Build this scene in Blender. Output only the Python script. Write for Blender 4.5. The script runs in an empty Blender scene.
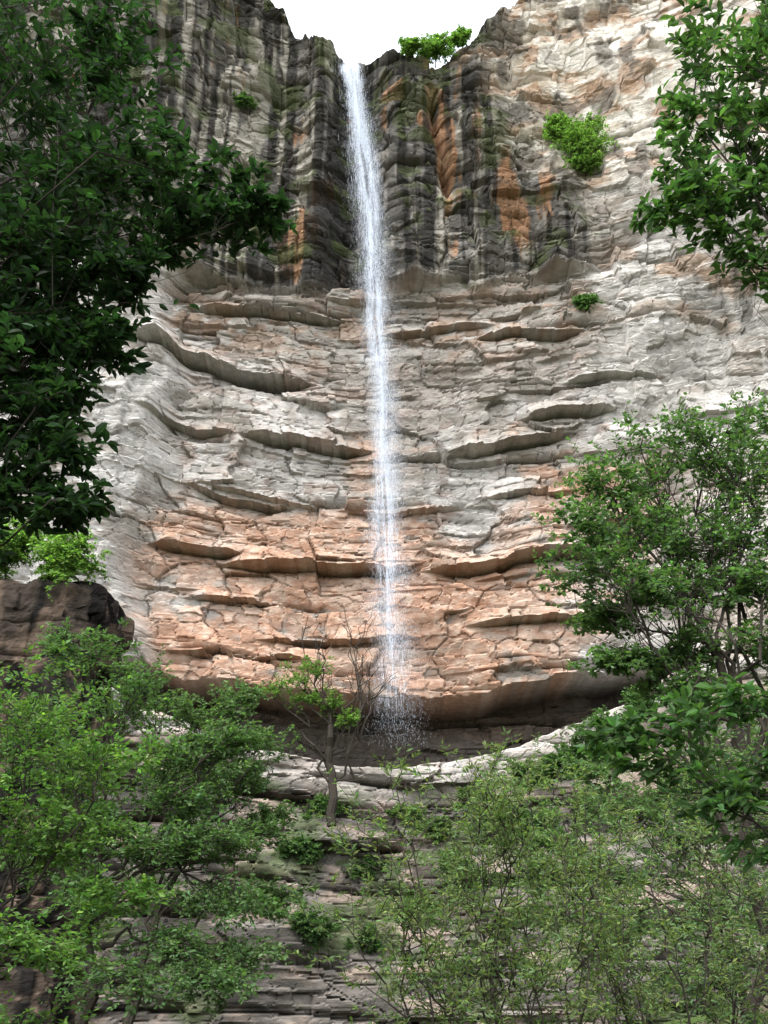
import bpy, math, random
import numpy as np
from mathutils import Vector
rng = np.random.default_rng(11)
scene = bpy.context.scene

# ------------------------------------------------------------------ noise
def hsh(ix, iy, s=0):
    n = (ix.astype(np.int64)*374761393 + iy.astype(np.int64)*668265263 + int(s)*974634777) & 0xffffffff
    n = ((n ^ (n >> 13))*1274126177) & 0xffffffff
    n = ((n ^ (n >> 15))*1103515245) & 0xffffffff
    n = n ^ (n >> 16)
    return (n & 0xffffff)/float(0xffffff)
def vn(x, y, s=0):
    x = np.asarray(x, float); y = np.asarray(y, float)
    x, y = np.broadcast_arrays(x, y)
    ix = np.floor(x); iy = np.floor(y); fx = x-ix; fy = y-iy
    fx = fx*fx*(3-2*fx); fy = fy*fy*(3-2*fy)
    ix = ix.astype(np.int64); iy = iy.astype(np.int64)
    a = hsh(ix, iy, s); b = hsh(ix+1, iy, s); c = hsh(ix, iy+1, s); d = hsh(ix+1, iy+1, s)
    return (a*(1-fx)+b*fx)*(1-fy)+(c*(1-fx)+d*fx)*fy
def fbm(x, y, s=0, o=4):
    t = 0; a = .5; n = 0
    for i in range(o):
        t = t+a*vn(x*2**i+13.7*i, y*2**i+7.1*i, s+i*17); n += a; a *= .5
    return t/n
def ss(x, a, b):
    t = np.clip((x-a)/(b-a), 0, 1); return t*t*(3-2*t)
def gs(x, c, w): return np.exp(-((x-c)/w)**2)
def facets(X, Z, sx, sz, seed, warp=.22):
    """jittered-cell rock facets: returns offset, tilt term, edge distance"""
    u = X/sx+warp*(fbm(X/sx*1.3, Z/sz*1.3, seed+1, 2)-.5)*2; v = Z/sz+warp*(fbm(X/sx*1.3, Z/sz*1.3, seed+2, 2)-.5)*2
    iu = np.floor(u).astype(np.int64); iv = np.floor(v).astype(np.int64)
    f1 = np.full(X.shape, 9.); f2 = np.full(X.shape, 9.); H = np.zeros(X.shape); T = np.zeros(X.shape)
    for di in (-1, 0, 1):
        for dj in (-1, 0, 1):
            a = iu+di; b = iv+dj
            px = a+.15+.7*hsh(a, b, seed+3); pz = b+.2+.45*hsh(b, b*0, seed+4)+.25*hsh(a, b, seed+8)
            du = u-px; dv = v-pz; D = np.maximum(np.abs(du), np.abs(dv))+.25*(np.abs(du)+np.abs(dv))
            nb = D < f1
            f2 = np.where(nb, f1, np.minimum(f2, D)); f1 = np.where(nb, D, f1)
            h = hsh(a, b, seed+5)
            H = np.where(nb, h, H)
            T = np.where(nb, du*(hsh(a, b, seed+6)-.5)+dv*(hsh(a, b, seed+7)-.3), T)
    return H-.5, T, f2-f1

# ------------------------------------------------------------------ materials
def mat(name):
    m = bpy.data.materials.new(name); m.use_nodes = True
    nt = m.node_tree; nt.nodes.clear()
    out = nt.nodes.new('ShaderNodeOutputMaterial')
    return m, nt, out
def rock_mat(name, rough=1.0, bump=.7, sc=1.0):
    m, nt, out = mat(name); N = nt.nodes.new; L = nt.links.new
    at = N('ShaderNodeAttribute'); at.attribute_name = 'Col'
    tc = N('ShaderNodeTexCoord')
    mp = N('ShaderNodeMapping'); mp.inputs['Scale'].default_value = (1, 1, 1.9); L(tc.outputs['Object'], mp.inputs['Vector'])
    n1 = N('ShaderNodeTexNoise'); n1.inputs['Scale'].default_value = 1.5*sc; n1.inputs['Detail'].default_value = 9; n1.inputs['Roughness'].default_value = .74
    L(mp.outputs[0], n1.inputs['Vector'])
    mr = N('ShaderNodeMapRange'); mr.inputs['From Min'].default_value = .3; mr.inputs['From Max'].default_value = .7
    mr.inputs['To Min'].default_value = .70; mr.inputs['To Max'].default_value = 1.24
    L(n1.outputs['Fac'], mr.inputs['Value'])
    mx = N('ShaderNodeVectorMath'); mx.operation = 'SCALE'; L(at.outputs['Color'], mx.inputs[0]); L(mr.outputs[0], mx.inputs['Scale'])
    b = N('ShaderNodeBsdfDiffuse'); b.inputs['Roughness'].default_value = rough
    L(mx.outputs[0], b.inputs['Color'])
    n2 = N('ShaderNodeTexNoise'); n2.inputs['Scale'].default_value = 2.6*sc; n2.inputs['Detail'].default_value = 8; n2.inputs['Roughness'].default_value = .75
    L(mp.outputs[0], n2.inputs['Vector'])
    bp = N('ShaderNodeBump'); bp.inputs['Strength'].default_value = bump; bp.inputs['Distance'].default_value = .35
    L(n2.outputs['Fac'], bp.inputs['Height']); L(bp.outputs[0], b.inputs['Normal'])
    L(b.outputs[0], out.inputs[0]); return m
def leaf_mat(name, transl=.45):
    m, nt, out = mat(name); N = nt.nodes.new; L = nt.links.new
    at = N('ShaderNodeAttribute'); at.attribute_name = 'Col'
    b = N('ShaderNodeBsdfPrincipled'); b.inputs['Roughness'].default_value = .6; b.inputs['Specular IOR Level'].default_value = .22
    L(at.outputs['Color'], b.inputs['Base Color'])
    t = N('ShaderNodeBsdfTranslucent')
    hs = N('ShaderNodeMix'); hs.data_type = 'RGBA'; hs.blend_type = 'MULTIPLY'; hs.inputs['Factor'].default_value = 1
    L(at.outputs['Color'], hs.inputs['A']); hs.inputs['B'].default_value = (1.4, 1.7, .8, 1)
    L(hs.outputs['Result'], t.inputs['Color'])
    x = N('ShaderNodeMixShader'); x.inputs[0].default_value = transl
    L(b.outputs[0], x.inputs[1]); L(t.outputs[0], x.inputs[2]); L(x.outputs[0], out.inputs[0]); return m
def bark_mat():
    m, nt, out = mat('bark'); N = nt.nodes.new; L = nt.links.new
    tc = N('ShaderNodeTexCoord'); n = N('ShaderNodeTexNoise'); n.inputs['Scale'].default_value = 14; n.inputs['Detail'].default_value = 5
    L(tc.outputs['Object'], n.inputs['Vector'])
    cr = N('ShaderNodeValToRGB'); cr.color_ramp.elements[0].color = (.01, .009, .007, 1); cr.color_ramp.elements[1].color = (.045, .038, .03, 1)
    L(n.outputs['Fac'], cr.inputs[0])
    b = N('ShaderNodeBsdfPrincipled'); b.inputs['Roughness'].default_value = .9; b.inputs['Specular IOR Level'].default_value = .15
    L(cr.outputs[0], b.inputs['Base Color']); L(b.outputs[0], out.inputs[0]); return m
M_ROCK = rock_mat('limestone'); M_GROUND = rock_mat('soil', sc=2)
M_LEAF = leaf_mat('leaf'); M_BARK = bark_mat()

def build(name, V, Q, col=None, mats=(), mi=None, smooth=False):
    me = bpy.data.meshes.new(name)
    V = np.asarray(V, np.float32); Q = np.asarray(Q, np.int32)
    me.vertices.add(len(V)); me.vertices.foreach_set('co', V.ravel())
    me.loops.add(Q.size); me.loops.foreach_set('vertex_index', Q.ravel())
    me.polygons.add(len(Q)); me.polygons.foreach_set('loop_start', np.arange(0, Q.size, 4, dtype=np.int32))
    for m in mats: me.materials.append(m)
    if mi is not None: me.polygons.foreach_set('material_index', np.asarray(mi, np.int32))
    me.polygons.foreach_set('use_smooth', np.full(len(Q), smooth, dtype=bool))
    me.update(calc_edges=True)
    if col is not None:
        a = me.attributes.new('Col', 'FLOAT_COLOR', 'POINT')
        c = np.ones((len(V), 4), np.float32); c[:, :3] = col; a.data.foreach_set('color', c.ravel())
    ob = bpy.data.objects.new(name, me); scene.collection.objects.link(ob); return ob
def gridq(nr, nc):
    i = np.arange(nr-1)[:, None]*nc+np.arange(nc-1)[None]
    return np.stack([i, i+1, i+nc+1, i+nc], -1).reshape(-1, 4)

# ------------------------------------------------------------------ cliff
def base_y(X): return 71.5-22*(np.sqrt(1+((X+1.5)/44)**2)-1)-.5*ss(X, 4, 9)
def beds(zz, X, mean, s, z0=-10, z1=150, sd=.45):
    r = np.random.default_rng(s); th = mean*np.exp(r.normal(0, sd, int((z1-z0)/mean*1.8)))
    b = z0+np.cumsum(th)
    k = np.clip(np.searchsorted(b, zz)-1, 0, len(b)-2)
    t = (zz-b[k])/(b[k+1]-b[k]); th = b[k+1]-b[k]
    return k, np.clip(t, 0, 1), th
def mixc(c, d, m):
    return c*(1-m[..., None])+np.array(d)*m[..., None]

LEDGES = [ # x centre, z, half width, amplitude, slope
 (-13, 51.5, 9, 2.2, -.14), (-7.5, 44.3, 6, 1.8, -.06), (-10, 57.8, 8, 1.2, -.03), (-15.5, 34.3, 4, 1.6, -.02), (-6, 33.6, 9, 1.9, .0),
 (10, 33.2, 8.5, 2.0, .02), (9.5, 43.5, 5.5, 1.6, .05), (-12, 30, 4, .9, 0), (15, 46.0, 4.5, 1.4, .04), (20, 49.5, 5, 1.0, .05), (3, 38.2, 6, .7, 0),
 (-4, 27.0, 7, 1.0, 0), (11, 28.0, 6, 1.2, .02), (-17, 45, 4, 1.0, -.1), (13, 39, 4, .9, .03), (-11, 39.3, 5, 1.1, -.05),
 (17, 35.5, 5, 1.0, .03), (4, 56, 6, .8, 0), (14, 54.5, 5, 1.2, 0), (-11, 25.5, 5, 1.0, 0)]

def cliff_fields(X, Zr):
    wob = 2.8*(fbm(X/15, Zr/26, 3, 2)-.5)+.45*(fbm(X/5, Zr/7, 4, 2)-.5)
    zz = Zr - wob + .015*X
    Y = base_y(X)
    zu = 60.3+2.6*(fbm(X/4, X*0, 5, 4)-.5)+1.0*ss(-X, 6, 20)
    right = ss(X+ .10*(Zr-60)+6*(fbm(X/6, Zr/6, 7, 3)-.5), 17, 22)            # pale smooth right wall
    left = ss(-X+2.4*(fbm(Zr/8, X*0, 8, 3)-.5)*2, 17.0, 19.5)  # white left pillar
    up = ss(Zr, zu-.2, zu+.5)*(1-right*.9)
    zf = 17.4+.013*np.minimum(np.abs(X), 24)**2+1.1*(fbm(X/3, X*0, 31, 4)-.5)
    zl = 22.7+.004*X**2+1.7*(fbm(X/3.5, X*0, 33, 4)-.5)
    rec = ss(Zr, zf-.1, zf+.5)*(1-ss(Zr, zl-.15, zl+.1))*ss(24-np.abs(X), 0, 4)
    lowz = 1-ss(Zr, zf-.3, zf+.2)
    d = np.zeros_like(X)
    amp = (1-.6*up)*(1-.7*right)*(1-.65*left)*(1+.6*lowz)
    k, t, th = beds(zz, X, 2.7, 105, sd=.75)
    p = (fbm(X/8+k*5.31, k*1.7+Zr*0, 21, 2)-.5)*2.4
    crack = np.exp(-t*th/.22)*ss(fbm(X/6+k*3.3, k*1.0, 23, 3), .47, .55)
    d += amp*(p-crack*2.4)
    patch = ss(fbm(X/7, Zr/4, 26, 3), .45, .62)
    k2, t2, th2 = beds(zz+.2*fbm(X/2.2, Zr/2.5, 44, 3), X, .68, 202, sd=.75)
    p2 = (vn(X/3+k2*7.7, k2*2.3, 24)-.5)*.8
    crack2 = np.exp(-t2*th2/.07)*ss(vn(X/2.4+k2*3.3, k2*1.0, 25), .5, .6)
    d += amp*(p2*(.12+.88*patch)-crack2*.6*(.4+.6*patch))
    # block facets
    H1, T1, E1 = facets(X, zz, 4.4, 2.3, 610, .3); H2, T2, E2 = facets(X, zz, 1.6, .8, 620, .3); H3, T3, E3 = facets(X, zz, 2.6, 3.0, 630)
    e1 = 1-ss(E1, .0, .07); e2 = 1-ss(E2, 0, .09); e3 = 1-ss(E3, 0, .05)
    fa = (1-.25*right)*(1-.1*left)
    d += fa*(1-.3*up)*(H1*.8+T1*1.1-e1*.22*(hsh(k, k*0, 3) > .4))
    d += fa*(H2*.27+T2*.36-e2*.1)
    d += np.maximum(up, np.maximum(right, left)*.8)*(H3*.9+T3*1.2-e3*.3*up)
    for (x0, z0, hw, a, sl) in LEDGES:
        zl0 = z0+sl*(X-x0)+1.2*(fbm(X/4, X*0, int(z0*7), 4)-.5)
        w = (1-ss(np.abs(X-x0+3*(vn(Zr/2, X*0, 9)-.5)), hw*.5, hw))
        dz = Zr-zl0
        d += w*a*np.where(dz > 0, .65*np.exp(-np.maximum(dz, 0)/1.3), -.85*np.exp(np.minimum(dz, 0)/.8))*(1-up)*(1-.5*right)
    d += 1.4*(fbm(X/12, Zr/12, 50, 2)-.5)+.28*(fbm(X/1.4, Zr/.9, 51, 4)-.5)
    # upper wall : broad shallow relief
    flute = (fbm(X/3.4+.5*fbm(X/6, Zr/9, 61, 3), Zr/20, 60, 3)-.5)*1.5
    dU = 1.0+flute + 1.2*gs(X, -6.6, 1.6) - 1.6*gs(X, -2.8, 1.9) + .7*gs(X, 2.4, 2.4) - 1.4*gs(X+.10*(Zr-75), 5.7, .5)*ss(Zr, 68, 72)*(1-ss(Zr, 82, 88)) + .8*gs(X, 9, 3)
    dU += .9*(fbm(X/2.0, Zr/2.2, 62, 4)-.5) + 1.6*ss(-X, 8, 20)
    kU, tU, thU = beds(Zr+1.3*fbm(X/6, Zr/8, 64, 3)-.04*X, X, 2.6, 303, sd=.7)
    dU += -1.1*np.exp(-tU*thU/.2)*ss(vn(X/4+kU*3.1, kU*1., 67), .4, .58)+(fbm(X/6+kU*3.7, kU*1., 68, 2)-.5)*2.4
    d += up*dU
    d += 2.0*gs(X, 15.6, 1.3)*ss(Zr, 60.3, 61)*(1-ss(Zr, 61.5, 65))
    d += right*(2.0*(fbm(X/9, Zr/11, 70, 2)-.5)*2+.5*(fbm(X/2.4, Zr/2.4, 72, 4)-.5))
    d += left*(2.0+1.4*(fbm(X/2.6, Zr/9, 80, 3)-.5)*2)*(1-.6*up)
    d -= rec*6.0
    step = (zf-Zr)
    d += lowz*(2.2+.42*np.maximum(step, 0)+2.0*(fbm(X/6, Zr/3, 83, 3)-.5))
    k3, t3, th3 = beds(zz, X, 2.2, 404, sd=.6)
    d += lowz*((hsh(k3, k3*0, 91)-.5)*2.0*vn(X/4+k3, k3*1., 92)-1.3*np.exp(-t3*th3/.4)*ss(fbm(X/4+k3*2.2, k3*1., 93, 3), .42, .55))
    # ---- colours (mineral and lichen colour of the stone, plus painted shade and sunlight)
    n_big = fbm(X/7, Zr/5, 120, 4); n_med = fbm(X/1.6, Zr/.9, 121, 5); n_f = fbm(X/.5, Zr/.35, 122, 3)
    c = np.zeros(X.shape+(3,)); c[:] = (.345, .32, .29)
    c = mixc(c, (.47, .455, .435), ss(n_big*.5+n_med*.5+H1*.08, .44, .58))
    c = mixc(c, (.25, .24, .235), ss(H2*.25+H1*.2+n_med, .56, .72)*.75)
    pz = ss(Zr+5*(n_big-.5), 20.0, 23)*(1-ss(Zr+24*(n_big-.5)+4*H1, 34, 47))
    pink = pz*(1-ss(np.abs(X+.5)+10*(n_big-.5), 13, 23))
    pm = ss(H1*.25+H2*.2+n_med*.9+pink*.46, .46, .78)
    pinkc = mixc(np.broadcast_to(np.array((.42, .255, .175)), c.shape).copy(), (.48, .36, .285), ss(n_f*.5+n_med*.5, .42, .62))
    pmm = np.clip(pm*(.36+.55*pink), 0, 1)*(1-right*.4)*(1-left*.7)
    c = c*(1-pmm[..., None])+pinkc*pmm[..., None]
    bz = gs(Zr, 56.5, 4.5)*ss(n_med+.1*H1, .44, .58)*(1-right)*.7
    c = mixc(c, (.29, .205, .145), bz)
    c = mixc(c, (.53, .52, .505), left*(1-up)*ss(n_big*.3+n_med*.7, .38, .5)*.85)
    c = mixc(c, (.52, .505, .48), right*ss(n_big*.5+n_med*.5, .38, .52)*.8)
    c = mixc(c, (.36, .25, .17), right*(gs(Zr, 60, 4)*.4+.3)*ss(fbm(X/5, Zr/2.5, 141, 4)+.08*H3, .53, .64))
    # upper dark wall
    s1 = fbm(X/1.0, Zr/13, 150, 4)*.8+.2*n_med; s2 = fbm(X/.8, Zr/20, 151, 4)*.85+.15*n_med; s3 = fbm(X/1.3, Zr/8, 152, 4)*.75+.25*n_med
    cu = np.zeros_like(c); cu[:] = (.135, .128, .118)
    cu = mixc(cu, (.23, .22, .205), ss(n_med*.6+n_big*.3+H3*.12, .40, .55)*.8)
    cu = mixc(cu, (.40, .375, .33), ss(s1+.08*H3+.06*ss(-X, 7, 12), .54, .64)*.85)
    omask = np.clip(gs(X+.1*(Zr-75), 5.9, 1.3)*ss(Zr, 60, 76)*1.1+gs(X, 13, 2.6)*gs(Zr, 69, 8)*1.0+gs(X, 1.2, 1.2)*gs(Zr, 85, 3)*1.1+gs(X, -8, 1.6)*gs(Zr, 66, 4)*.8, 0, 1)
    cu = mixc(cu, (.40, .225, .125), ss(s3+.34*(omask-.52), .50, .61)*.8)
    cu = mixc(cu, (.04, .039, .038), ss(s2+.10*(n_big-.5)+.08*gs(X, -3, 3.5)+.05*gs(X, -7, 3)+.05*gs(X, 3, 2.5), .52, .61)*.85*(1-.6*ss(omask, .6, 1)))
    cu = mixc(cu, (.10, .13, .045), ss(fbm(X/2, Zr/2, 160, 4)+.10*ss(Zr, 78, 88)*(1-ss(X, 8, 12)), .60, .68)*.5)
    um = up*ss(Zr+1.5*(n_med-.5), zu-.5, zu+1.2)
    c = c*(1-um[..., None])+cu*um[..., None]
    # right top, warm pale rock, painted paler still for strong sunlight
    tr = ss(X+.25*(Zr-80)+13*(n_big-.5)+2*H3, 11, 18)*ss(Zr, 64, 76)
    ct = np.zeros_like(c); ct[:] = (.55, .49, .41)
    ct = mixc(ct, (.74, .71, .66), ss(n_big*.5+n_med*.5+.016*(X-18), .42, .6))
    ct = mixc(ct, (.42, .27, .17), ss(fbm(X/2.5, Zr/1.8, 171, 4)+.1*H3, .54, .66)*.7)
    ct = mixc(ct, (.20, .18, .155), ss(fbm(X/2, Zr/3, 172, 4)+.1*H3-.012*(X-15), .52, .62)*.8)
    c = c*(1-tr[..., None])+ct*tr[..., None]
    c = mixc(c, (.10, .10, .09), right*gs(Zr, 60, 8)*gs(X, 31, 4)*ss(fbm(X/.7, Zr/9, 175, 3), .52, .6)*.8)
    # lower tiers : greyer, damp, mossy
    cl = np.zeros_like(c); cl[:] = (.17, .155, .14)
    cl = mixc(cl, (.33, .265, .215), ss(hsh(k3, k3*0, 181)*.3+n_med*.7+H1*.1, .47, .61)*.8)
    cl = mixc(cl, (.06, .056, .05), ss(fbm(X/4, Zr/.8, 183, 4)+.1*H2, .48, .6)*.8)
    cl = mixc(cl, (.07, .10, .04), ss(fbm(X/2.6, Zr/1.5, 182, 4), .54, .64)*.7)
    lz = 1-ss(Zr, zf-3.2+3*(n_big-.5), zf-1.2)
    c = c*(1-(lowz*lz)[..., None])+cl*(lowz*lz)[..., None]
    c = mixc(c, (.075, .062, .052), rec*.88)  # overhang shade painted dark into the recess
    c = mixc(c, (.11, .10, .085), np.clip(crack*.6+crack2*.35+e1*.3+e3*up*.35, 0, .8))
    c *= (.86+.28*n_f)[..., None]*(1+.18*H2)[..., None]*(1+.14*H1)[..., None]
    return Y-d, c

xs = np.concatenate([np.arange(-120, -40, 1.2), np.arange(-40, 40, .11), np.arange(40, 121, 1.2)])
zs = np.arange(-3, 108, .11)
XX, ZR = np.meshgrid(xs, zs)
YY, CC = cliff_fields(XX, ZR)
def ztop(X):
    z = np.interp(X, [-120, -30, -16, -11.5, -9.4, -7, -5, -4.2, 1.0, 2.4, 4, 5.5, 8, 10.8, 13, 16, 22, 40, 120],
                     [98, 101, 101, 99, 94.0, 92.0, 91.2, 91.1, 90.9, 90.2, 89.2, 89.4, 91, 94.5, 97, 99, 101, 101, 98])
    return z+1.4*(fbm(X/1.3, X*0, 200, 4)-.5)*ss(np.abs(X+1.5), 2, 4)
ZT = ztop(XX)
e = np.maximum(ZR-ZT, 0)
ZZ = np.where(e > 0, ZT+.3*e+.3*(fbm(XX/2, ZR/2, 210, 3)-.5)*np.minimum(e, 1), ZR)
YY = YY+e*1.7
XX = np.vstack([XX, XX[-1:]*2.5]); ZZ = np.vstack([ZZ, ZZ[-1:]+5]); YY = np.vstack([YY, YY[-1:]+350])
ec = np.clip(e/1.0, 0, 1)
CC = mixc(CC, (.07, .09, .035), ec)
CC = np.vstack([CC, CC[-1:]])
V = np.stack([XX, YY, ZZ], -1).reshape(-1, 3)
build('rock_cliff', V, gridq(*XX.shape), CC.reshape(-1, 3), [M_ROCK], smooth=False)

# ------------------------------------------------------------------ ground
def gz(X, Y):
    X = np.asarray(X, float); Y = np.asarray(Y, float)
    side = np.maximum(np.abs(X)-7-.1*np.abs(Y), 0)
    return .008*np.clip(Y, 0, 60)+.28*side**.95*ss(Y, -10, 25)*np.exp(-side/90)+.35*(fbm(X/5, Y/5, 301, 3)-.5)-.0
gx = np.concatenate([np.linspace(-900, -60, 20), np.arange(-58, 59, 1.0), np.linspace(60, 900, 20)])
gy = np.concatenate([np.linspace(-900, -40, 20), np.arange(-38, 80, 1.0), np.linspace(82, 900, 20)])
GX, GY = np.meshgrid(gx, gy); GZ = gz(GX, GY)
far = ss(np.maximum(np.abs(GX), np.abs(GY)), 60, 140); GZ = GZ*(1-far)
gc = np.zeros(GX.shape+(3,)); gc[:] = (.10, .085, .06)
gc = mixc(gc, (.06, .09, .03), ss(fbm(GX/3, GY/3, 310, 3), .4, .6))
build('ground', np.stack([GX, GY, GZ], -1).reshape(-1, 3), gridq(*GX.shape), gc.reshape(-1, 3), [M_GROUND], smooth=True)

# ------------------------------------------------------------------ plants
class Plant:
    def __init__(s, seed):
        s.r = np.random.default_rng(seed); s.V = []; s.Q = []; s.n = 0; s.C = []; s.M = []
        s.lp = []; s.ld = []; s.ln = []
    def tube(s, P, R, sides=6):
        P = np.asarray(P, float); R = np.asarray(R, float); n = len(P)
        T = np.gradient(P, axis=0); T /= np.linalg.norm(T, axis=1)[:, None]+1e-9
        ref = np.zeros((1, 3)); ref[0, int(np.argmin(np.abs(T).max(0)))] = 1
        A = np.cross(T, ref); A /= np.linalg.norm(A, axis=1)[:, None]+1e-9; B = np.cross(T, A)
        a = np.linspace(0, 2*np.pi, sides, endpoint=False)
        ring = P[:, None]+R[:, None, None]*(np.cos(a)[None, :, None]*A[:, None]+np.sin(a)[None, :, None]*B[:, None])
        i = np.arange(n-1)[:, None]*sides; j = np.arange(sides)[None]; j2 = (j+1) % sides
        q = np.stack([i+j, i+j2, i+sides+j2, i+sides+j], -1).reshape(-1, 4)+s.n
        s.V.append(ring.reshape(-1, 3)); s.Q.append(q); s.n += n*sides
        s.C.append(np.tile([[.1, .08, .06]], (n*sides, 1))); s.M.append(np.zeros(len(q), int))
    def path(s, a, b, n, jit, sag=0.0):
        a = np.asarray(a, float); b = np.asarray(b, float)
        t = np.linspace(0, 1, n)[:, None]; L = np.linalg.norm(b-a)
        P = a+(b-a)*t
        w = np.cumsum(s.r.normal(0, 1, (n, 3)), 0)*jit*L/n; w -= w[0]+(w[-1]-w[0])*t; P += w
        P[:, 2] += sag*L*4*(t*(1-t))[:, 0]
        return P
    def leaves_on(s, P, n, t0=.2, spread=.6):
        t = np.sort(s.r.uniform(t0, 1, n))*(len(P)-1); i = np.minimum(t.astype(int), len(P)-2); f = (t-i)[:, None]
        pos = P[i]*(1-f)+P[i+1]*f; d = P[i+1]-P[i]; d /= np.linalg.norm(d, axis=1)[:, None]+1e-9
        up = np.array([0, 0, 1.]); side = np.cross(d, up); side /= np.linalg.norm(side, axis=1)[:, None]+1e-6
        sg = np.where(np.arange(n) % 2 == 0, 1, -1)[:, None]
        dd = d*.6+side*sg*.8+s.r.normal(0, spread*.5, (n, 3)); dd[:, 2] -= .12
        nn = up+s.r.normal(0, spread, (n, 3))
        s.lp.append(pos); s.ld.append(dd); s.ln.append(nn)
    def finish(s, name, ll, lw, col, fold=.12, var=.3, detail=True, yellow=.3):
        if s.lp:
            p = np.vstack(s.lp); d = np.vstack(s.ld); n = np.vstack(s.ln); k = len(p)
            d /= np.linalg.norm(d, axis=1)[:, None]+1e-9
            n -= d*(n*d).sum(1)[:, None]; n /= np.linalg.norm(n, axis=1)[:, None]+1e-9
            sd = np.cross(n, d); L = ll*s.r.uniform(.55, 1.2, k)[:, None]; W = L*lw
            if detail:
                pr = [(0, 0, 0), (.28, .9, 1), (.68, .8, 1), (1.0, 0, -.6), (.68, -.8, 1), (.28, -.9, 1)]
                vs = np.stack([p+d*L*a+sd*W*.5*b+n*L*fold*c for a, b, c in pr], 1)
                q = np.array([[0, 1, 2, 3], [0, 3, 4, 5]]); m = 6
            else:
                pr = [(0, 0, 0), (.5, 1, .6), (1, 0, 0), (.5, -1, .6)]
                vs = np.stack([p+d*L*a+sd*W*.5*b+n*L*fold*c for a, b, c in pr], 1)
                q = np.array([[0, 1, 2, 3]]); m = 4
            Q = (q[None]+(np.arange(k)*m)[:, None, None]).reshape(-1, 4)+s.n
            s.V.append(vs.reshape(-1, 3)); s.Q.append(Q); s.n += k*m; s.M.append(np.ones(len(Q), int))
            br = np.exp(s.r.normal(0, var, k)); cl = np.array(col)[None]*br[:, None]
            yl = s.r.uniform(0, yellow, k); cl[:, 0] *= 1+yl; cl[:, 2] *= 1-yl*.6
            s.C.append(np.repeat(cl, m, 0))
        return build(name, np.vstack(s.V), np.vstack(s.Q), np.vstack(s.C), [M_BARK, M_LEAF], np.concatenate(s.M))

def tree(name, seed, base, fork, r0, clumps, ll, lw, col, twigs=16, lpt=10, sub=3, detail=False, flat=.55, jit=.5, yellow=.3, var=.3, sag=.06, twr=1.0):
    s = Plant(seed); r = s.r
    base = np.array(base, float); fork = np.array(fork, float)
    base[2] = min(base[2], float(gz(base[0], base[1]))-.2) if base[2] < 5 else base[2]
    T = s.path(base, fork, 10, .25); s.tube(T, np.linspace(r0, r0*.6, 10), 8)
    for cl in clumps:
        c = np.array(cl[:3], float); R = cl[3]
        i = int(r.integers(5, 10)); st = T[i] if c[2] > T[i][2]-.3*np.linalg.norm(c-T[i]) else T[max(3, i-3)]
        n = 9; P = s.path(st, c, n, jit, sag)
        rl = r0*.34*min(1, .5+R/3); s.tube(P, np.linspace(rl, rl*.2, n), 6)
        for _ in range(int(twigs)):
            u = r.normal(0, 1, 3); u /= np.linalg.norm(u); rad = R*r.uniform(.45, 1.15)
            e2 = c+u*rad*np.array([1, 1, flat])
            j = r.integers(n//2, n); P2 = s.path(P[j], e2, 6, jit, .05)
            L2 = np.linalg.norm(e2-P[j]); rt = min(rl*.25, .012*R*twr)
            s.tube(P2, np.linspace(rt, rt*.3, 6), 4); s.leaves_on(P2, lpt, .3)
            for _ in range(sub):
                jj = r.integers(2, 6); dd = (P2[-1]-P2[0])/L2+r.normal(0, .7, 3)*np.array([1, 1, .5]); dd /= np.linalg.norm(dd)
                e3 = P2[jj]+dd*R*r.uniform(.25, .55); P3 = s.path(P2[jj], e3, 4, jit, .03)
                s.tube(P3, np.linspace(rt*.5, rt*.2, 4), 3); s.leaves_on(P3, lpt, .1)
    return s.finish(name, ll, lw, col, detail=detail, yellow=yellow, var=var)

G_MID = (.055, .115, .045); G_LIGHT = (.095, .19, .05); G_GREY = (.085, .15, .065)

# overhanging near tree, upper left
tree('broadleaf_tree', 1, (-4.3, 4.6, 0), (-3.9, 4.9, 5.2), .09,
 [(-2.56, 5, 7.9, .7), (-2.05, 5.1, 8.1, .35), (-2.0, 5, 7.1, .5), (-1.5, 5, 6.85, .36), (-1.1, 5, 6.62, .28), (-.8, 5, 6.45, .2), (-1.35, 5, 6.35, .26),
  (-2.3, 5, 6.35, .6), (-2.35, 5, 5.5, .5), (-1.75, 5, 5.85, .28), (-2.0, 5, 5.1, .32), (-2.3, 5, 4.8, .4), (-1.9, 5, 4.5, .24), (-2.2, 5, 4.25, .28), (-2.4, 5, 5.9, .5), (-1.75, 5, 5.35, .22), (-1.8, 5, 4.2, .16), (-2.1, 5.1, 5.35, .35), (-2.2, 5.2, 5.0, .35), (-2.0, 5.1, 6.0, .3),
  (-3.2, 5, 6.2, .8), (-3.3, 4.7, 7.5, .9), (-2.8, 4, 8.3, .9), (-3.2, 5.4, 8.6, .9), (-2.5, 5.6, 7.0, .55), (-2.8, 5.5, 6.0, .5), (-2.7, 5.2, 8.9, .8), (-2.9, 4.8, 5.2, .6)],
 .09, .48, (.014, .036, .014), twigs=18, lpt=7, sub=4, detail=True, yellow=.2, flat=.55)
# upper right
tree('broadleaf_tree', 2, (4.9, 4.9, 0), (4.2, 5, 5.6), .09,
 [(2.5, 5, 7.85, .4), (2.85, 5, 8.1, .4), (2.62, 5, 7.2, .3), (2.3, 5, 7.35, .26), (2.05, 5, 6.95, .22), (1.9, 5, 6.45, .18), (2.5, 5, 6.6, .26), (2.5, 5, 6.2, .2), (3.2, 5, 7, .6), (3.4, 5, 8.2, .6), (2.25, 5, 6.6, .18), (2.35, 5, 8.3, .3)],
 .088, .46, (.04, .095, .03), twigs=13, lpt=7, sub=3, detail=True, flat=.5)
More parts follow.
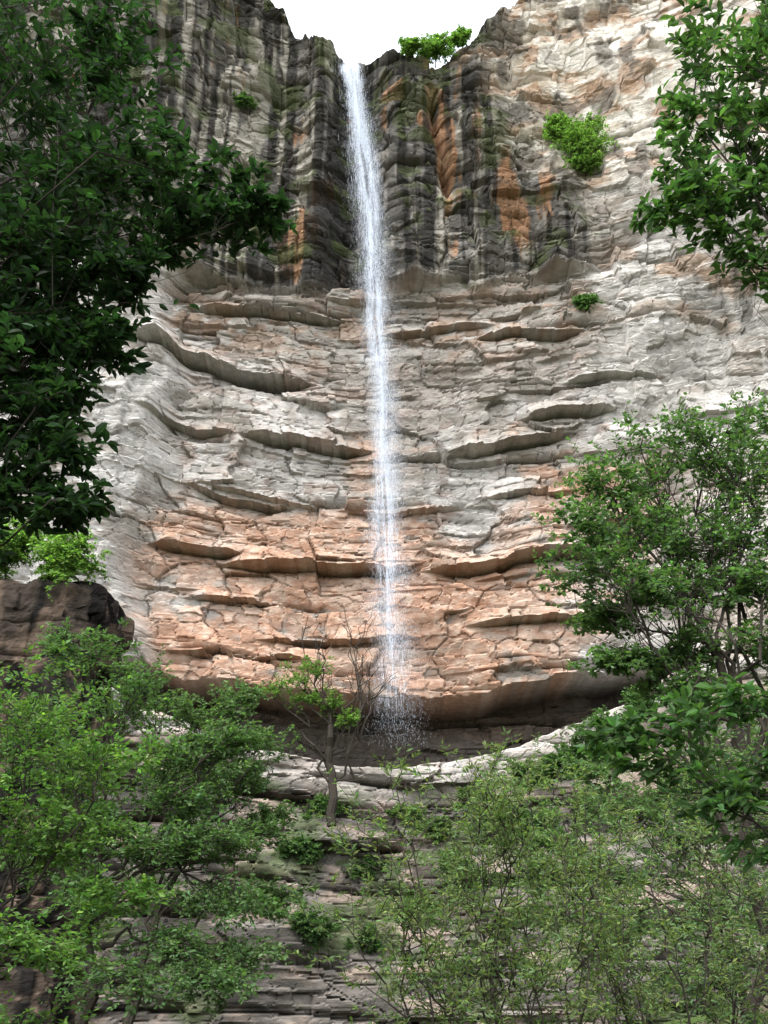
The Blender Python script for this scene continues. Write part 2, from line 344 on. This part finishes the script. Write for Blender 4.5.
# right mid tree
tree('maple_tree', 3, (7.4, 20.5, 0), (7.1, 20, 8.3), .17,
 [(4.9, 20, 11.4, 1.2), (4.2, 20, 10.4, 1.1), (5.4, 20.4, 12.6, 1.1), (6.05, 20, 13.5, 1.3), (7.5, 20, 13.7, 1.3), (8.6, 20, 12.8, 1.3), (6.9, 20, 11.2, 1.4), (5.6, 19.6, 9.8, .9),
  (7.8, 20, 9.9, 1.2), (5.1, 20, 8.2, .8), (6.7, 20.5, 8.6, 1.0), (8.4, 20, 8.5, 1.2), (10, 20, 12, 1.6), (10.5, 21, 14.2, 1.6), (9.2, 20.5, 14.2, 1.3), (9.8, 20, 9.8, 1.5), (6.1, 21.3, 12.0, 1.2), (8.3, 21, 11.3, 1.3), (4.7, 20.6, 9.4, .7), (6.3, 20, 7.6, .9)],
 .15, .55, G_MID, twigs=26, lpt=10, sub=5, flat=.3)
# left bright near tree
tree('maple_tree', 4, (-5.6, 14, 0), (-5.2, 14, 2.6), .11,
 [(-5.05, 14, 5.7, 1.0), (-4.0, 14, 4.8, .9), (-5.06, 13.6, 4.2, 1.0), (-4.3, 14, 3.7, .9), (-3.5, 14, 3.0, .6), (-4.3, 13.5, 2.3, .8), (-5.4, 13, 2.6, 1.0), (-6.4, 14, 5.0, 1.3), (-4.6, 14.8, 5.0, .9), (-5.3, 13, 1.4, .9), (-4.2, 13.5, 1.2, .8)],
 .105, .5, (.065, .145, .04), twigs=24, lpt=10, sub=5, flat=.32, yellow=.4)
tree('maple_tree', 5, (-8.2, 30, 0), (-8.3, 30, 5.5), .2,
 [(-8.2, 30, 10.3, 1.7), (-9.8, 30, 12.2, 1.5), (-6.2, 30, 8.5, 1.6), (-4.8, 30, 9.2, 1.2), (-4.9, 30, 6.1, 1.4), (-6.6, 29.5, 5.8, 1.6), (-3.8, 30, 4.2, 1.2), (-5.7, 30, 3.2, 1.5), (-7.9, 29, 4.4, 1.6), (-9.5, 30, 8, 1.9), (-11.5, 30, 9.5, 2.2), (-10, 30, 5.5, 2), (-4.2, 29, 2.2, 1.3), (-7, 28, 2.3, 1.6), (-8.5, 30, 6.6, 1.7), (-6, 30, 7.2, 1.2)],
 .18, .5, G_MID, twigs=28, lpt=10, sub=5, flat=.28)
tree('maple_tree', 6, (-10.5, 45, 0), (-10.2, 45, 8), .24,
 [(-8.6, 45, 14, 1.9), (-5.8, 45, 12.6, 1.5), (-6.8, 45.5, 15.0, 1.2), (-6.5, 45, 11, 1.6), (-12, 45, 15.5, 2.3), (-14.5, 44, 16, 2.4), (-9, 44, 10.5, 2.0), (-15, 44, 13, 2.5), (-6, 45, 8.5, 1.8), (-4.6, 46, 6.2, 1.5), (-7.5, 44, 6, 2), (-5.2, 45, 3.8, 1.6), (-7.8, 45, 12.6, 1.6), (-4.8, 46, 9.6, 1.1), (-8, 44, 8.2, 1.8), (-7, 44, 3.4, 2)],
 .24, .5, (.065, .125, .055), twigs=26, lpt=10, sub=5, flat=.28)
# right lower
tree('maple_tree', 7, (6.8, 17.5, 0), (6.4, 17.5, 2.6), .10,
 [(5.3, 18, 5.1, 1.0), (6.5, 18, 5.7, 1.0), (4.6, 18, 3.9, 1.0), (6.2, 17.5, 3.6, 1.1), (5.2, 18, 2.4, 1.1), (7.4, 18, 4.6, 1.2), (6.8, 17, 2.2, 1.1), (4, 18, 2.2, .9), (5.4, 17, 1.4, 1), (3.7, 18, 3.3, .8), (4.2, 18, 4.8, .8)],
 .12, .36, (.06, .115, .05), twigs=19, lpt=9, sub=4, flat=.4)
tree('maple_tree', 8, (14, 42, 0), (13.5, 42, 6), .2,
 [(12, 42, 11.0, 1.9), (14.5, 42, 12.5, 2.2), (10, 42, 9.2, 1.6), (12.5, 42, 8, 2), (15.5, 42, 9, 2.4), (8.6, 42, 6.5, 1.5), (11, 41, 4.8, 2), (14, 41, 5, 2.4), (17, 42, 14, 2.2), (8.8, 42, 10.6, 1.2), (9, 42, 4, 1.8), (12, 41, 2.6, 2), (6.5, 43, 5.0, 1.3), (7, 43, 8, 1.2)],
 .24, .5, (.065, .125, .055), twigs=22, lpt=9, sub=5, flat=.32)
# young tree in the middle distance
tree('maple_tree', 10, (4.2, 40, 0), (4.0, 40, 3.6), .11,
 [(2.2, 40, 7.0, 1.0), (3.6, 40, 8.4, 1.1), (5.2, 40, 7.6, 1.2), (1.4, 40, 5.0, .9), (3.2, 40, 5.6, 1.2), (5.4, 40, 5.2, 1.2), (4.4, 40, 9.6, .9), (2.6, 40, 3.4, 1.2), (5.6, 40, 3.0, 1.3)],
 .2, .42, G_GREY, twigs=15, lpt=8, sub=4, flat=.4)
# near broad leaf branch, right
tree('broadleaf_tree', 9, (3.4, 6.2, 0), (3.0, 6.1, 2.5), .06,
 [(1.35, 6, 3.1, .2), (1.75, 6, 3.2, .28), (2.15, 6, 3.3, .3), (2.3, 6.1, 2.95, .35), (1.95, 6, 2.75, .3), (2.3, 6, 2.5, .35), (2.7, 6, 3.1, .4), (1.55, 6, 2.95, .2)],
 .10, .45, (.04, .095, .033), twigs=11, lpt=7, sub=2, detail=True, flat=.4)

# slender multi-stem shrubs, bottom centre
def wispy(name, seed, base, tips, ll=.08, col=G_GREY, r0=.015, nb=15, lv=1.05):
    s = Plant(seed); r = s.r
    for tp in tips:
        b = np.array(base)+r.normal(0, .12, 3)*np.array([1, 1, 0]); b[2] = float(gz(b[0], b[1]))-.1
        P = s.path(b, tp, 14, .5, .0); P[:, :2] += (np.array(base)[:2]-P[:, :2])*.18*np.sin(np.linspace(0, np.pi, 14))[:, None]
        s.tube(P, np.linspace(r0, r0*.35, 14), 5)
        for _ in range(nb):
            j = r.integers(5, 14); dd = (P[-1]-P[0]); dd /= np.linalg.norm(dd); dd = dd*.8+r.normal(0, .5, 3); dd /= np.linalg.norm(dd)
            e2 = P[j]+dd*r.uniform(.25, .75); P2 = s.path(P[j], e2, 6, .6, .02)
            s.tube(P2, np.linspace(r0*.4, r0*.15, 6), 3); s.leaves_on(P2, int(14*lv), .25, .7)
            for _ in range(3):
                jj = r.integers(2, 6); d3 = dd+r.normal(0, .6, 3); e3 = P2[jj]+d3*r.uniform(.12, .3)
                P3 = s.path(P2[jj], e3, 4, .4); s.tube(P3, np.linspace(r0*.22, r0*.1, 4), 3); s.leaves_on(P3, int(12*lv), .1, .7)
    return s.finish(name, ll, .3, col, detail=False, yellow=.5)
wispy('willow_shrub', 21, (.75, 10, 0), [(-.2, 10, 2.9), (.15, 10.1, 3.5), (.5, 10, 3.3), (-.25, 9.8, 2.2), (.75, 10.2, 3.55), (.2, 9.9, 2.5), (.9, 10, 2.9), (.4, 9.8, 2.0)])
wispy('willow_shrub', 22, (1.35, 10.2, 0), [(1.05, 10.2, 3.65), (1.5, 10.3, 3.5), (1.9, 10.1, 3.2), (1.3, 10, 2.8), (.95, 10.2, 3.2), (2.1, 10.4, 2.6), (1.6, 9.8, 2.1)])
wispy('willow_shrub', 23, (2.3, 11, 0), [(2.2, 11, 3.7), (2.6, 11.2, 3.5), (1.9, 11, 3.0), (3.0, 11, 3.3), (2.5, 11, 2.6), (3.4, 11, 2.9), (2.2, 10.8, 2)], nb=12)
wispy('willow_shrub', 24, (3.6, 11.5, 0), [(3.5, 11.5, 3.3), (4.1, 11.5, 3.6), (3.9, 11.2, 2.7), (4.6, 11.5, 3.2), (3.2, 11.5, 2.5), (3.8, 11, 2)], nb=10)
wispy('willow_shrub', 25, (3.2, 16, 0), [(1.6, 16, 4.4), (2.3, 16, 5.0), (2.9, 16, 5.2), (3.6, 16, 4.9), (3.0, 16, 3.6)], ll=.11, r0=.02, nb=12)

# small tree standing on the ledge
tree('ledge_tree', 31, (-3.1, 60.5, 11.5), (-3.3, 60.3, 17.5), .3,
 [(-5.6, 60, 20.6, 1.4), (-4.3, 60, 21.2, 1.1), (-3.2, 60, 19.0, 1.0), (-2.2, 60, 17.8, .9), (-6.4, 60, 19.9, 1.0), (-4.8, 60, 19.2, .8)], .2, .5, G_LIGHT, twigs=16, lpt=8, sub=4, flat=.4, twr=2)
s = Plant(32)
for tp in [(-1.2, 61, 23.5), (-2.8, 61, 24.5), (-5, 61, 25), (-.3, 61, 21.5), (-4, 61, 23.3), (-1.8, 61, 22)]:
    P = s.path((-3.2, 60.8, 14), tp, 10, .6); s.tube(P, np.linspace(.09, .02, 10), 5)
    for _ in range(9):
        j = s.r.integers(4, 9); e3 = P[j]+(P[-1]-P[0])*.22+s.r.normal(0, .8, 3); s.tube(s.path(P[j], e3, 5, .6), np.linspace(.035, .012, 5), 3)
s.finish('bare_tree', 1, 1, (0, 0, 0))

def shrub(name, seed, c, R, col, ll=.22, n=None, flat=.9, wide=1.0):
    cl = []; r = np.random.default_rng(seed)
    for _ in range(n or 8):
        u = r.normal(0, 1, 3); u /= np.linalg.norm(u); q = r.uniform(.1, .75); cl.append((c[0]+u[0]*R*q*wide, c[1]+u[1]*R*.4, c[2]+u[2]*R*q*.9, R*r.uniform(.28, .5)))
    return tree(name, seed, (c[0], c[1]+.8*R, c[2]-R*.5), (c[0], c[1]+.4*R, c[2]-R*.3), .03*R, cl, ll, .55, col, twigs=15, lpt=9, sub=3, flat=flat, twr=1.5, var=.4)
def face_y(x, z):
    y, _ = cliff_fields(np.array([[float(x)]]), np.array([[float(z)]])); return float(y[0, 0])
for i, (x, z, R, col, w) in enumerate([(18.6, 76.0, 3.2, G_LIGHT, 1.1), (16.8, 77.9, 1.8, G_LIGHT, 1.0), (19.2, 73.4, 1.8, G_LIGHT, 1.0), (5.4, 90.8, 2.0, G_LIGHT, 1.2), (2.9, 90.2, 1.2, G_LIGHT, 1.3), (7.8, 92.4, 1.4, G_LIGHT, 1.2),
        (17.5, 56.5, 1.3, G_MID, 1.3), (-14, 83, .9, G_MID, 1.8),
        (-13, 16.5, 2.2, G_MID, 1.3), (-9.5, 15.8, 1.8, G_MID, 1.4), (-7, 14.5, 1.6, G_MID, 1.4), (9.5, 15.8, 1.5, G_GREY, 1.6), (12.5, 17, 2.0, G_MID, 1.5), (15.5, 18.5, 2.2, G_MID, 1.3), (6, 14.6, 1.2, G_GREY, 1.6), (18, 20.5, 1.8, G_MID, 1.4),
        (-5.5, 11, 1.6, G_MID, 1.7), (5, 9.5, 1.5, G_GREY, 1.8), (-4.5, 6, 1.5, G_MID, 1.5), (9, 9, 2.0, G_GREY, 1.6), (-11, 19.5, 1.6, G_MID, 1.5), (14, 13.5, 2, G_GREY, 1.4), (1.5, 13.4, .9, G_GREY, 2), (-1.5, 10, 1.0, G_MID, 1.8), (3.5, 12.2, 1.2, G_GREY, 2),
        (8, 13, 1.6, G_GREY, 1.8), (11, 12, 1.8, G_MID, 1.8), (-1, 5.5, 1.1, G_MID, 2), (2, 7.5, 1.1, G_GREY, 2), (-4.2, 13.6, 1.0, G_MID, 1.8)]):
    shrub('cliff_shrub', 50+i, (x, face_y(x, z)-(.5 if z > 70 else .2)*R, z), R, col, wide=w, n=int(7+R*5))

# left rock outcrop with bush
u = np.linspace(0, 2*np.pi, 200); v = np.linspace(0, 1, 200)
UU, VV = np.meshgrid(u, v)
rad = (1.04-.04*VV)*np.where(VV > .95, np.sqrt(np.clip(1-((VV-.95)/.05)**2, 0, 1)), 1)
cu, su = np.cos(UU), np.sin(UU)
kk, tt, th = beds(VV*20, UU, 1.5, 77, sd=.6)
sq = (np.abs(cu)**6+np.abs(su)**6)**(-1/6)
Hf, Tf, Ef = facets(cu*6+su*6, VV*20, 1.6, 2.2, 700)
nn = 1+.30*(fbm(cu*1.5+5+kk*2.1, su*1.5+VV*3, 401, 4)-.5)+.2*(fbm(cu*6+9, su*6+VV*26, 402, 4)-.5)-.10*np.exp(-tt*th/.15)+.14*Hf+.2*Tf
OX = -17.6+4.3*rad*cu*sq*nn; OY = 45+3.0*rad*su*sq*nn; OZ = VV*20.2+1.4*(fbm(cu*3+5, su*3+5, 420, 3)-.5)*ss(VV, .8, .95)
oc = np.zeros(OX.shape+(3,)); oc[:] = (.055, .045, .038); oc = mixc(oc, (.018, .017, .016), ss(fbm(UU*8, VV*3, 410, 4), .42, .56)); oc = mixc(oc, (.12, .09, .07), ss(fbm(UU*6, VV*14, 411, 4)+.1*Hf, .56, .66))  # rock colour darkened to paint in the overhang shading
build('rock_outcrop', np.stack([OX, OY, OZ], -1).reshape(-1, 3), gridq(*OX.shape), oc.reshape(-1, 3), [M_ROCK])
shrub('ledge_bush', 90, (-15.2, 42.3, 20.8), 2.1, G_LIGHT, ll=.19, n=20, wide=1.3)
shrub('ledge_bush', 91, (-18.3, 42.5, 21.4), 2.4, G_LIGHT, ll=.19, n=18, wide=1.2)

# ------------------------------------------------------------------ waterfall
m, nt, out = mat('falling_water'); N = nt.nodes.new; L = nt.links.new
b = N('ShaderNodeBsdfDiffuse'); b.inputs[0].default_value = (.76, .81, .88, 1)
t = N('ShaderNodeBsdfTranslucent'); t.inputs[0].default_value = (.76, .81, .88, 1)
x = N('ShaderNodeMixShader'); x.inputs[0].default_value = .45
L(b.outputs[0], x.inputs[1]); L(t.outputs[0], x.inputs[2]); L(x.outputs[0], out.inputs[0]); M_WATER = m
def strands(P, Lz, w, dx):
    n = len(P); a = rng.uniform(0, 2*np.pi, n)
    V = []
    top = P.copy(); bot = P.copy(); bot[:, 2] -= Lz; bot[:, 0] += dx
    for c in (0, 1, 2):
        o = np.stack([np.cos(a+c*2.0944)*w, np.sin(a+c*2.0944)*w, 0*w], -1)
        V.append(top+o*.4); V.append(bot+o)
    V = np.stack(V, 1)
    q = np.array([[0, 1, 3, 2], [2, 3, 5, 4], [4, 5, 1, 0]])
    return V.reshape(-1, 3), (q[None]+(np.arange(n)*6)[:, None, None]).reshape(-1, 4)
n = 60000
zt, zb = 91.2, 20.5
zz = zt-(zt-zb)*rng.uniform(0, 1, n)**.95
cx = lambda z: np.interp(z, [19, 21, 34, 46, 57, 68, 77, 84, 88, 91], [.75, .6, .1, -.3, -.85, -1.5, -2.4, -3.1, -3.4, -3.6])
cy = lambda z: np.interp(z, [19, 46, 77, 84, 88, 90, 91.3], [65.5, 66, 67.2, 67.9, 69.0, 70.4, 72.5])
wd = np.interp(zz, [19, 26, 40, 55, 65, 75, 82, 91], [1.0, .7, .52, .55, .8, .9, .75, .7])
g = rng.normal(0, 1, n); off = g*wd*.62
off += .25*wd*np.sin(zz*.35+np.sign(g)*2)+.3*(vn(zz/3, zz*0, 500)-.5)
keep = rng.uniform(0, 1, n) < np.interp(zz, [19, 23, 30, 45, 62, 70, 80, 91], [.02, .14, .22, .26, .40, .55, .7, .7])*(.2+1.0*vn(off*3+3, zz/6, 501))
P = np.stack([cx(zz)+off, cy(zz)+rng.normal(0, .4, n)*wd, zz], -1)[keep]
k = len(P)
V1, Q1 = strands(P, rng.uniform(.2, 1.0, k), rng.uniform(.003, .0075, k), rng.normal(.03, .04, k))
# fine spray drifting around the column
n2 = 170000
z2 = zt-(zt-17.5)*rng.uniform(0, 1, n2)**.85
w2 = np.interp(z2, [16, 22, 30, 45, 62, 75, 91], [2.0, 1.7, 1.25, 1.15, 1.4, 1.2, .5])
P2 = np.stack([cx(z2)+.2+rng.normal(0, .55, n2)*w2+.6*(vn(z2/2.5, z2*0, 510)-.5)*w2, cy(z2)+rng.normal(0, .5, n2)*w2, z2], -1)
kp = rng.uniform(0, 1, n2) < (.3+.9*vn(P2[:, 0]*1.2, z2/2.5, 511))*np.interp(z2, [17, 23, 30], [.05, .6, 1]); P2 = P2[kp]; n2 = len(P2)
V2, Q2 = strands(P2, rng.uniform(.04, .14, n2), rng.uniform(.0025, .005, n2), rng.normal(.0, .01, n2))
VW = np.vstack([V1, V2]); QW = np.vstack([Q1, Q2+len(V1)])
build('waterfall', VW, QW, None, [M_WATER])

# ------------------------------------------------------------------ light, sky, camera
w = bpy.data.worlds.new('World'); scene.world = w; w.use_nodes = True; nt = w.node_tree; nt.nodes.clear()
o = nt.nodes.new('ShaderNodeOutputWorld'); bg = nt.nodes.new('ShaderNodeBackground'); sk = nt.nodes.new('ShaderNodeTexSky')
sk.sky_type = 'NISHITA'; sk.sun_disc = False
sd = Vector((-.25, -.50, .84)).normalized()
sk.sun_elevation = math.asin(sd.z); sk.sun_rotation = math.atan2(sd.x, sd.y) % (2*math.pi)
sk.dust_density = 4; sk.air_density = 1.3
hs = nt.nodes.new('ShaderNodeHueSaturation'); hs.inputs['Saturation'].default_value = .25; hs.inputs['Value'].default_value = 4.6
nt.links.new(sk.outputs[0], hs.inputs['Color']); nt.links.new(hs.outputs[0], bg.inputs[0]); bg.inputs[1].default_value = .15
nt.links.new(bg.outputs[0], o.inputs[0])
sl = bpy.data.lights.new('sun', 'SUN'); sl.energy = 1.3; sl.angle = math.radians(20); sl.color = (1, .95, .88)
so = bpy.data.objects.new('sun', sl); so.rotation_euler = sd.to_track_quat('Z', 'Y').to_euler(); scene.collection.objects.link(so)
cam = bpy.data.cameras.new('camera'); co = bpy.data.objects.new('camera', cam); scene.collection.objects.link(co)
co.location = (0, 0, 1.6); co.rotation_euler = (math.radians(90+27), 0, 0)
cam.sensor_fit = 'VERTICAL'; cam.sensor_height = 24; cam.lens = 12/math.tan(math.radians(27.5)); cam.clip_end = 3000; cam.clip_start = .05
scene.camera = co
scene.view_settings.view_transform = 'Standard'; scene.view_settings.look = 'None'; scene.view_settings.exposure = 0
